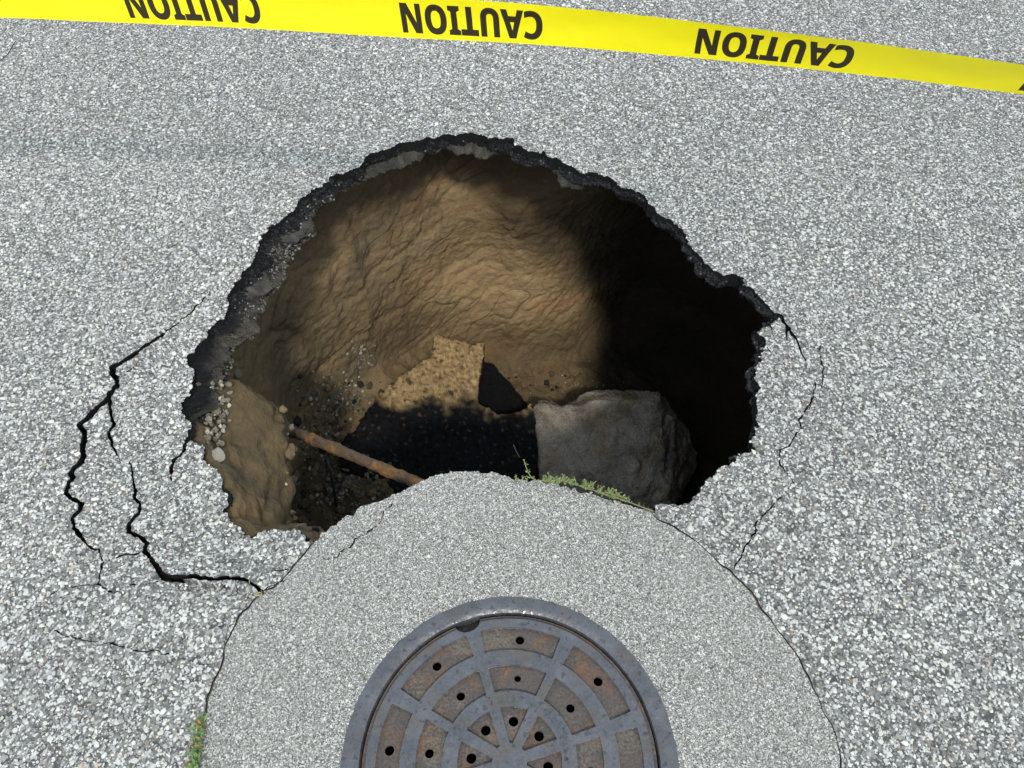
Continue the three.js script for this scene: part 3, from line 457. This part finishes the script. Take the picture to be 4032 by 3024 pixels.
// ---------------------------------------------------------------- caution tape
{
  const cv = document.createElement('canvas'); cv.width = 2048; cv.height = 312; const c = cv.getContext('2d');
  c.fillStyle = '#fff200'; c.fillRect(0, 0, 2048, 312);
  c.fillStyle = '#2e2408'; c.font = 'bold 288px sans-serif'; c.textBaseline = 'alphabetic'; c.textAlign = 'left';
  const w = c.measureText('CAUTION').width; c.save(); c.translate(60, 254); c.scale(1030 / w, 1.02); c.strokeStyle = '#2e2408'; c.lineWidth = 10; c.fillText('CAUTION', 0, 0); c.strokeText('CAUTION', 0, 0); c.restore();
  const t = new THREE.CanvasTexture(cv); t.colorSpace = THREE.SRGBColorSpace; t.wrapS = THREE.RepeatWrapping; t.anisotropy = 8;
  const T = new THREE.MeshPhysicalMaterial({ map: t, roughness: .5, transmission: .22, thickness: 0, side: THREE.DoubleSide });
  // lower edge: line of sight and distance along the camera axis; beyond the picture the tape runs on
  const E = [[0, 69, 1.41], [1000, 113, 1.38], [1550, 146, 1.355], [2132, 177, 1.325], [2735, 228, 1.29], [3372, 292, 1.25], [4032, 372, 1.21]].map(([x, y, d]) => { const r = ray(x, y); return new THREE.Vector3(r[0] * d, CAM_H + r[1] * d, r[2] * d); });
  E.unshift(E[0].clone().add(E[0].clone().sub(E[1]).multiplyScalar(1.6))); E.push(E[7].clone().add(E[7].clone().sub(E[6]).multiplyScalar(2.5)));
  const curve = new THREE.CatmullRomCurve3(E, false, 'centripetal'), n = 240, L = curve.getLength(), P = [], U = [], I = [], pitch = .503, Wd = .0762;
  for (let i = 0; i <= n; i++) {
    const p = curve.getPointAt(i / n), s = i / n * L, tg = curve.getTangentAt(i / n);
    for (let k = 0; k <= 6; k++) { const q = k / 6; const ta = mix(-2, 30, sst(-.5, 1.0, p.x)) * Math.PI / 180, up = new THREE.Vector3(0, Math.cos(ta), Math.sin(ta)); up.addScaledVector(tg, -tg.dot(up)).normalize(); const b = .0028 * Math.sin(q * Math.PI) + .0016 * n3(s * 9, q * 2, 3) + .0009 * n3(s * 30, q * 3, 8); P.push(p.x + up.x * q * Wd, p.y + up.y * q * Wd - b * .2, p.z + up.z * q * Wd - b); U.push(-s / pitch, 1 - q); }
  }
  for (let i = 0; i < n; i++) for (let k = 0; k < 6; k++) { const a = i * 7 + k; I.push(a, a + 7, a + 1, a + 7, a + 8, a + 1); }
  const g = new THREE.BufferGeometry(); g.setAttribute('position', new THREE.Float32BufferAttribute(P, 3)); g.setAttribute('uv', new THREE.Float32BufferAttribute(U, 2)); g.setIndex(I); g.computeVertexNormals();
  const s0 = curve.getLength() * 0; M.tapeTex = t; M.tapeCurve = curve; t.offset.x = .547;
  tag(mesh('caution_tape', g, T), 'yellow caution tape with black upside-down lettering stretched over the hole', 'caution tape');
}

// ---------------------------------------------------------------- debris in the hole
function rockGeo(points, edge, disp) {
  let g = mergeVertices(new ConvexGeometry(points)); g.deleteAttribute('normal'); g.deleteAttribute('uv'); g = mergeVertices(g);
  const P = Array.from(g.attributes.position.array); let I = Array.from(g.index.array);
  for (let k = 0; k < 6; k++) { let mx = 0; for (let i = 0; i < Math.min(I.length, 3000); i += 3) { const a = I[i] * 3, b = I[i + 1] * 3; mx = Math.max(mx, Math.hypot(P[a] - P[b], P[a + 1] - P[b + 1], P[a + 2] - P[b + 2])); } if (mx < edge) break; I = subdivide(P, I); }
  // soften the hull, then roughen it
  const N = P.length / 3, nb = new Float32Array(N * 3), ct = new Float32Array(N);
  for (let it = 0; it < 5; it++) { nb.fill(0); ct.fill(0); for (let i = 0; i < I.length; i += 3) for (let c = 0; c < 3; c++) { const a = I[i + c], b = I[i + (c + 1) % 3]; for (let q = 0; q < 3; q++) { nb[a * 3 + q] += P[b * 3 + q]; nb[b * 3 + q] += P[a * 3 + q]; } ct[a]++; ct[b]++; } for (let i = 0; i < N; i++) for (let q = 0; q < 3; q++) P[i * 3 + q] = mix(P[i * 3 + q], nb[i * 3 + q] / ct[i], .5); }
  const h = toGeo(P, I); displace(h, disp);
  const p = h.attributes.position, u = new Float32Array(p.count * 2); for (let i = 0; i < p.count; i++) { u[i * 2] = (p.getX(i) + .4 * p.getY(i)) / .5; u[i * 2 + 1] = (p.getZ(i) - .6 * p.getY(i)) / .5; } h.setAttribute('uv', new THREE.BufferAttribute(u, 2)); return h;
}
const gritTex = dataTex(1024, 1024, (i, j, o) => { const t = (f, q) => tileN(i / 1024 * f, j / 1024 * f, f, q); const k = .8 + .3 * t(5, 2) + .25 * t(14, 8) + .2 * t(40, 4) + .25 * t(110, 6) + .2 * t(230, 7), w = sst(.05, .5, t(7, 11) + .3 * t(30, 12)); o[0] = .5 * k * mix(1, .95, w); o[1] = .5 * k * mix(1, .86, w); o[2] = .5 * k * mix(1, .7, w); }, true);
{
  const dd = (px, py) => 1.93 - (py - 1590) * .00105 + Math.max(0, px - 2600) * .0012;
  const F = [[2088, 1640], [2100, 1590], [2280, 1605], [2330, 1590], [2450, 1575], [2590, 1580], [2650, 1660], [2690, 1900], [2640, 2060], [2400, 2100], [2160, 2040], [2120, 1880]].map(([x, y]) => atDist(x, y, dd(x, y)));
  const T = [[2130, 1560, 2.02], [2290, 1568, 2.03], [2440, 1535, 2.07], [2590, 1545, 2.05], [2705, 1690, 2.0], [2742, 1780, 1.93], [2740, 1850, 1.86], [2668, 1940, 1.74]].map(p => atDist(...p));
  const pts = [...F, ...T]; for (const p of [...F, ...T]) pts.push(p.clone().add(new THREE.Vector3((p.x - .35) * -.2, -.3, -.12)));
  const hull = new ConvexGeometry(pts).attributes.position, planes = [], A = new THREE.Vector3(), B = new THREE.Vector3(), Cc = new THREE.Vector3(), pl = new THREE.Plane();
  for (let i = 0; i < hull.count; i += 3) { A.fromBufferAttribute(hull, i); B.fromBufferAttribute(hull, i + 1); Cc.fromBufferAttribute(hull, i + 2); pl.setFromCoplanarPoints(A, B, Cc); if (!planes.some(q => q[0] * pl.normal.x + q[1] * pl.normal.y + q[2] * pl.normal.z > .995 && Math.abs(q[3] - pl.constant) < .01)) planes.push([pl.normal.x, pl.normal.y, pl.normal.z, pl.constant]); }
  const bb = new THREE.Box3().setFromPoints(pts);
  const g = netGeo((x, y, z) => { let d = -9; for (const q of planes) { const e = q[0] * x + q[1] * y + q[2] * z + q[3]; d = d < -8 ? e : Math.max(d, e); }
    if (d > .1 || d < -.12) return -d;
    return -d + .012 * n3(x * 5, y * 5, z * 5) + .012 * n3(x * 12, y * 12, z * 12) + .011 * n3(x * 26, y * 26, z * 26) - .05 * Math.exp(-(((x - .23) / .08) ** 2 + ((z + 2.0) / .09) ** 2)) + .02 * (Math.abs(n3(x * 7 + 3, y * 7, z * 7)) - .25); }, [bb.min.x - .05, bb.min.y - .05, bb.min.z - .05], [bb.max.x + .05, bb.max.y + .05, bb.max.z + .05], .011);
  displace(g, (x, y, z) => .005 * n3(x * 45, y * 45, z * 45) + .0025 * n3(x * 110, y * 110, z * 110));
  { const p = g.attributes.position, u = new Float32Array(p.count * 2); for (let i = 0; i < p.count; i++) { u[i * 2] = p.getX(i) / .8; u[i * 2 + 1] = (p.getZ(i) * .75 - p.getY(i) * .66) / .8; } g.setAttribute('uv', new THREE.BufferAttribute(u, 2)); }
  tag(mesh('boulder', g, new THREE.MeshStandardMaterial({ map: gritTex, color: new THREE.Color().setRGB(.62, .55, .48), bumpMap: roughTex, bumpScale: .01, roughness: .95 })), 'big grey block of stone lying in the hole below the near edge', 'boulder');
}
function netGeo(f, lo, hi, s) { const n = lo.map((l, i) => Math.ceil((hi[i] - l) / s) + 2), [P, I] = surfaceNets(f, lo[0] - s, lo[1] - s, lo[2] - s, n[0] + 1, n[1] + 1, n[2] + 1, s); return toGeo(P, I); }
const rough3 = (x, y, z) => .012 * n3(x * 9, y * 9, z * 9) + .008 * n3(x * 24, y * 24, z * 24) + .006 * n3(x * 60, y * 60, z * 60);
function slabGeo(outline, planeY, thick) {                  // outline in x,z; planeY gives the top surface
  const xs = outline.map(p => p[0]), zs = outline.map(p => p[1]), ys = outline.map(p => planeY(p[0], p[1])), mn = a => Math.min(...a) - .03, mx = a => Math.max(...a) + .03;
  const d2 = new Map();
  const g = netGeo((x, y, z) => { const k = Math.round(x * 1e3) * 100003 + Math.round(z * 1e3); let d = d2.get(k); if (d === undefined) d2.set(k, d = polyDist(outline, x, z)); return -smax(d, Math.abs(y - planeY(x, z) + thick / 2) - thick / 2, .008) + rough3(x, y, z) * .9; }, [mn(xs), mn(ys) - thick, mn(zs)], [mx(xs), mx(ys), mx(zs)], .009);
  return displace(g, (x, y, z) => .003 * n3(x * 110, y * 110, z * 110));
}
{
  // fallen piece of road, broken edge to the right, its far corner up against the wall
  const onPlane = (px, py, c, a, b) => { const r = ray(px, py), t = (CAM_H - c) / (a * r[0] + b * r[2] - r[1]); return [r[0] * t, r[2] * t]; };   // y = c + a x + b z
  const plane = (x, z) => -1.1 - .14 * (x + .25) - .5 * (z + 2.15);
  const o = resample([[1704, 1322], [1800, 1330], [1908, 1349], [1895, 1450], [1880, 1592], [1960, 1622], [2050, 1612], [2095, 1580], [2115, 1700], [2110, 1900], [1900, 2000], [1600, 1960], [1340, 1830], [1330, 1760], [1420, 1650], [1486, 1549], [1560, 1500], [1640, 1420], [1690, 1400]].map(p => onPlane(...p, plane(0, 0), -.14, -.5)), .03).map(([x, z]) => [x + .01 * n3(x * 30, 1, z * 30), z + .01 * n3(x * 30, 5, z * 30)]);
  const g = slabGeo(o, plane, .085);
  const p = g.attributes.position, C = new Float32Array(p.count * 3), U = new Float32Array(p.count * 2);
  for (let i = 0; i < p.count; i++) { const x = p.getX(i), y = p.getY(i), z = p.getZ(i); const top = g.attributes.normal.getY(i); let s = sst(-1.83, -1.93, z + .09 * n3(x * 7, 3, z * 7) + .05 * n3(x * 30, 2, z * 30)) * sst(.2, .6, top + .3 * n3(x * 40, y * 40, z * 40)); s = Math.max(s, .25 * sst(.35, .6, n3(x * 60, 7, z * 60))); const k = (.85 + .7 * n3(x * 70, y * 70, z * 70)) * (n3(x * 45 + 9, y * 45, z * 45) > .42 ? .3 : 1); C[i * 3] = mix(.012, .46, s) * k; C[i * 3 + 1] = mix(.013, .33, s) * k; C[i * 3 + 2] = mix(.017, .175, s) * k; U[i * 2] = x / .25; U[i * 2 + 1] = (z + y) / .25; }
  g.setAttribute('color', new THREE.BufferAttribute(C, 3)); g.setAttribute('uv', new THREE.BufferAttribute(U, 2));
  tag(mesh('asphalt_slab', g, M.fracture), 'large fallen asphalt slab dusted with sandy soil, leaning against the far wall', 'asphalt slab');
  const o2 = resample([[1880, 1422], [1938, 1432], [2000, 1500], [2082, 1590], [2070, 1650], [1880, 1650]].map(p => onPlane(...p, -1.42 + .28 * .05 - .35 * 2.1, -.28, -.35)), .03);
  const g2 = slabGeo(o2, (x, z) => -1.42 - .28 * (x - .05) - .35 * (z + 2.1), .1);
  const p2 = g2.attributes.position, C2 = new Float32Array(p2.count * 3), U2 = new Float32Array(p2.count * 2); for (let i = 0; i < p2.count; i++) { const k = .8 + .6 * n3(p2.getX(i) * 80, p2.getY(i) * 80, p2.getZ(i) * 80); C2.set([.009 * k, .0095 * k, .012 * k], i * 3); U2[i * 2] = p2.getX(i) / .25; U2[i * 2 + 1] = p2.getZ(i) / .25; }
  g2.setAttribute('color', new THREE.BufferAttribute(C2, 3)); g2.setAttribute('uv', new THREE.BufferAttribute(U2, 2));
  tag(mesh('asphalt_chunk', g2, M.fracture), 'small black asphalt chunk between the fallen slab and the grey block', 'asphalt chunk');
}
{ // rusty pipe from the soil ledge to under the collar
  const a = atDist(1085, 1672, 1.24), b = atDist(1650, 1905, .93), d = b.clone().sub(a);
  const c = new THREE.CatmullRomCurve3([a.clone().addScaledVector(d, -.35), a, a.clone().addScaledVector(d, .5).add(new THREE.Vector3(0, .004, 0)), b, b.clone().addScaledVector(d, .45)]);
  const g = new THREE.TubeGeometry(c, 160, .0155, 20, false); displace(g, (x, y, z) => +.0035 * n3(x * 30, y * 30, z * 30) + .004 * n3(x * 75, y * 90, z * 90));
  const p = g.attributes.position, C = new Float32Array(p.count * 3); for (let i = 0; i < p.count; i++) { const x = p.getX(i), y = p.getY(i), z = p.getZ(i), n = n3(x * 14, y * 30, z * 14) + .5 * n3(x * 60, y * 60, z * 60), s = sst(-.1, .5, n), k = .8 + .5 * n3(x * 120, y * 120, z * 120); C[i * 3] = mix(.11, .22, s) * k; C[i * 3 + 1] = mix(.07, .102, s) * k; C[i * 3 + 2] = mix(.042, .032, s) * k; }
  g.setAttribute('color', new THREE.BufferAttribute(C, 3));
  tag(mesh('rusty_pipe', g, new THREE.MeshStandardMaterial({ vertexColors: true, roughness: .95, bumpMap: roughTex, bumpScale: .003 })), 'thin rust-orange iron pipe crossing the hole from the soil ledge to the near edge', 'pipe');
}
// stones stuck in the soil ledge under the left rim
const pale = [[.27, .24, .19], [.22, .2, .16], [.36, .33, .28], [.17, .145, .11]].map(c => new THREE.MeshStandardMaterial({ color: new THREE.Color().setRGB(...c), roughness: .85, bumpMap: roughTex, bumpScale: .002 }));
const stoneShapes = [...Array(5)].map(() => { const pts = []; for (let i = 0; i < 16; i++) { const v = new THREE.Vector3(gauss(), gauss() * .7, gauss()).normalize(); v.multiply(new THREE.Vector3(1, .62, .78)).multiplyScalar(rr(.85, 1.05)); pts.push(v); } return toCreasedNormals(rockGeo(pts, .35, (x, y, z) => .06 * n3(x * 3, y * 3, z * 3)), 1.2); });
function stone(px, py, r, label, grp, mat) { const m = mesh('stone', stoneShapes[Math.floor(rnd() * 5)], pale[mat ?? Math.floor(rnd() * 4)]); m.position.copy(soilAt(px, py, .012)); m.rotation.set(rr(-.6, .6), rnd() * 6.28, rr(-.6, .6)); m.scale.setScalar(r); tag(m, label, 'stone', grp); return m; }
stone(935, 1468, .02, 'rounded pale stone poking out at the upper tip of the soil ledge', null, 2); stone(885, 1475, .016, 'flat pale stone left of the rounded one at the upper tip of the ledge', null, 0); stone(900, 1512, .014, 'pale stone just below the two at the upper tip of the ledge', null, 1);
stone(852, 1620, .018, 'large pale cobble in the soil just right of the black broken edge', null, 0); stone(825, 1655, .014, 'pointed pale stone below the large cobble under the left rim', null, 2); stone(1155, 1695, .03, 'grey-tan stone lying on the buried end of the rusty pipe', null, 1); stone(860, 1795, .022, 'long pale stone at the road edge beside the soil ledge', null, 2);
stone(1245, 1835, .03, 'left of two round brown stones in the dark pit below the pipe', null, 3); stone(1365, 1845, .034, 'right of two round brown stones in the dark pit below the pipe', null, 3); stone(1185, 1785, .022, 'tan stone hanging under the pipe by the ledge', null, 3);
for (const [x, y, r] of [[840, 1562, .011], [868, 1642, .011], [820, 1728, .013], [850, 1728, .011], [836, 1700, .009], [905, 1545, .009], [815, 1765, .01], [870, 1590, .009], [845, 1690, .008], [895, 1575, .012], [815, 1690, .011], [880, 1680, .009], [870, 1745, .012], [890, 1620, .01], [840, 1780, .009]]) stone(x, y, r, 'small pale stone embedded in the soil ledge under the left rim', 'small stones embedded in the soil ledge');
{ // loose gravel on the soil slope and floor: nobody could count it
  const N = 800, im = new THREE.InstancedMesh(pebbleGeo(.8, 1), M.stone, N), d = new THREE.Object3D(); im.name = numbered('gravel'); im.userData = { kind: 'stuff', label: 'loose pale gravel scattered on the soil slope and floor of the hole', category: 'gravel' }; im.castShadow = im.receiveShadow = true;
  const zones = [[1340, 1560, 95, 60, .005, .38], [1420, 1405, 40, 40, .005, .12], [1280, 1700, 80, 70, .006, .16], [1350, 1920, 110, 70, .007, .2], [2200, 1500, 150, 40, .004, .06], [840, 1640, 38, 110, .0045, .08]];
  for (let i = 0; i < N; i++) { let v = rnd(), z; for (z of zones) { if ((v -= z[5]) < 0) break; } const p = soilAt(z[0] + gauss() * z[2] * .7, z[1] + gauss() * z[3] * .7, z === zones[5] ? .012 : .002), r = z[4] * rr(.5, 1.6); d.position.copy(p); d.rotation.set(rnd() * 6, rnd() * 6, rnd() * 6); d.scale.setScalar(r); d.updateMatrix(); im.setMatrixAt(i, d.matrix); const l = rnd() < .16 ? rr(.28, .46) : rr(.07, .19); im.setColorAt(i, col.setRGB(l, l * .92, l * .76)); }
  scene.add(im);
  const K = 420, cl = new THREE.InstancedMesh(pebbleGeo(.9, 1), new THREE.MeshStandardMaterial({ roughness: 1, flatShading: true }), K); cl.name = numbered('soil_clods'); cl.userData = { kind: 'stuff', label: 'dark crumbly clods of soil heaped in the pit below the rusty pipe', category: 'soil' }; cl.castShadow = cl.receiveShadow = true;
  for (let i = 0; i < K; i++) { const q = rnd(), p = q < .5 ? soilAt(rr(1130, 1600), rr(1760, 2100)) : q < .8 ? soilAt(1320 + gauss() * 90, 1640 + gauss() * 90) : soilAt(rr(1900, 2300), 1520 + gauss() * 40), r = .006 + .02 * rnd() ** 2.5; d.position.copy(p); d.rotation.set(rnd() * 6, rnd() * 6, rnd() * 6); d.scale.setScalar(r); d.updateMatrix(); cl.setMatrixAt(i, d.matrix); const l = rr(.06, .17), bk = rnd() < .2; cl.setColorAt(i, bk ? col.setRGB(.015, .015, .018) : col.setRGB(l, l * .74, l * .42)); }
  scene.add(cl);
}
function rod(name, pts, r, color, label, cat) { const g = new THREE.TubeGeometry(new THREE.CatmullRomCurve3(pts), 40, r, 8); return tag(mesh(name, g, new THREE.MeshStandardMaterial({ color: new THREE.Color().setRGB(...color), roughness: .7 })), label, cat); }
rod('cable', [[1285, 1800, 1.32], [1300, 1850, 1.3], [1312, 1910, 1.28], [1325, 1990, 1.27]].map(p => atDist(...p)), .006, [.02, .025, .035], 'thin black cable hanging in the dark pit below the rusty pipe', 'cable');
rod('wood_splinter', [[1640, 1592, 1.9], [1670, 1605, 1.89], [1698, 1624, 1.875]].map(p => atDist(...p).add(new THREE.Vector3(0, .02, 0))), .004, [.45, .43, .38], 'small pale splinter lying on the fallen slab', 'splinter');
rod('dry_stalk', [[2022, 1752, 1.5], [2032, 1775, 1.49], [2046, 1800, 1.48]].map(p => atDist(...p)), .0016, [.4, .36, .24], 'thin dry stalk standing left of the grey block', 'stalk');

// ---------------------------------------------------------------- weeds
function leafGeo(l, w) { const s = new THREE.Shape(); s.moveTo(0, 0); s.bezierCurveTo(w, l * .3, w * .8, l * .8, 0, l); s.bezierCurveTo(-w * .8, l * .8, -w, l * .3, 0, 0); const g = new THREE.ShapeGeometry(s, 3); const p = g.attributes.position; for (let i = 0; i < p.count; i++) p.setZ(i, .25 * p.getX(i) ** 2 / w + .12 * p.getY(i) ** 2 / l); g.computeVertexNormals(); g.deleteAttribute('uv'); return g; }
const leafMat = new THREE.MeshPhysicalMaterial({ vertexColors: true, roughness: .8, side: THREE.DoubleSide, transmission: .25, thickness: 0 });
const stemMat = new THREE.MeshStandardMaterial({ color: new THREE.Color().setRGB(.2, .2, .09), roughness: .9 });
function weed(name, stems, perStem, leaf, label, warm) {
  const base = stems[0][0].clone(), w = group(name, base.toArray()); tag(w, label, 'weed'); const sg = [], lg = [];
  for (const pts of stems) {
    const c = new THREE.CatmullRomCurve3(pts.map(p => p.clone().sub(base))); sg.push(new THREE.TubeGeometry(c, 14, .0011, 5));
    const n = Math.max(4, Math.round(perStem * c.getLength() / .1));
    for (let i = 0; i < n; i++) { const p = c.getPointAt(rr(.04, 1)), g = leafGeo(leaf * rr(.7, 1.3), leaf * rr(.25, .36)); g.rotateX(-Math.PI / 2 + rr(-.2, 1.3)); g.rotateY(rnd() * 6.28); g.translate(p.x + rr(-.003, .003), p.y + rr(0, .004), p.z + rr(-.003, .003));
      const t = rnd(), q = rnd() < warm, C = q ? [mix(.22, .34, t), mix(.16, .2, t), .06] : [mix(.1, .24, t), mix(.19, .38, t), mix(.07, .14, t)], a = new Float32Array(g.attributes.position.count * 3); for (let k = 0; k < a.length; k++) a[k] = C[k % 3]; g.setAttribute('color', new THREE.BufferAttribute(a, 3)); lg.push(g); }
  }
  mesh('stem', mergeGeometries(sg), stemMat, w); const l = mesh('foliage', mergeGeometries(lg), leafMat, w); l.userData.kind = 'stuff';
}
{
  const G = (px, py, y) => { const p = ground(px, py, y); return new THREE.Vector3(p[0], y, p[1]); }, st = [];
  st.push([G(2570, 2012, .004), G(2470, 1975, .008), G(2380, 1945, .012), G(2290, 1915, .014), G(2200, 1890, .014), G(2110, 1893, .01)]);
  st.push([G(2110, 1893, .008), G(2085, 1870, .014), G(2070, 1835, .02), G(2062, 1808, .03)]);
  for (let k = 0; k < 52; k++) { const t = k < 18 ? rr(.55, .75) : rr(.12, .5), x = mix(2560, 2110, t / .8 > 1 ? 1 : t / .8), y = (x < 2290 ? mix(1893, 1915, (x - 2110) / 180) : mix(1918, 2010, (x - 2290) / 270)); st.push([G(x, y, .004), G(x + rr(-8, 22), y - rr(2, 12), .012), G(x + rr(-15, 35), y - rr(10, 34), rr(.014, .028))]); }
  for (let k = 0; k < 5; k++) { const x = rr(2025, 2100); st.push([G(x, 1893, .002), G(x + rr(-12, 12), 1888 - rr(0, 14), .01)]); }
  weed('creeping_weed', st, 24, .0066, 'green creeping weed along the near edge of the hole in front of the grey block', .14);
  const s2 = []; for (let k = 0; k < 60; k++) { const v = Math.pow(rnd(), .7), y = mix(2812, 3040, v), x0 = mix(805, 766, v); s2.push([G(x0, y, .001), G(x0 - rr(-6, 18), y - rr(-8, 12), .008), G(x0 - rr(-16, 44) * (y > 2870 ? 1 : .5), y - rr(-22, 24), rr(.006, .018))]); }
  weed('joint_weed', s2, 20, .0105, 'small green weed growing in the collar joint at the lower left', .2);
  const s3 = []; for (let k = 0; k < 9; k++) { const x = rr(985, 1040), y = rr(2292, 2345); s3.push([G(x, y, -.006), G(x + rr(-14, 14), y + rr(-14, 14), .004), G(x + rr(-30, 24), y + rr(-28, 30), .006)]); }
  const b0 = s3[0][0].clone(), dg = group('dry_grass', b0.toArray()); tag(dg, 'wisps of dry straw in the wide crack beside the collar', 'dry grass');
  mesh('blades', mergeGeometries(s3.map(p => new THREE.TubeGeometry(new THREE.CatmullRomCurve3(p.map(q => q.clone().sub(b0))), 10, .0009, 4))), new THREE.MeshStandardMaterial({ color: new THREE.Color().setRGB(.4, .33, .16), roughness: 1 }), dg).userData.kind = 'stuff';
}
renderer.render(scene, camera);
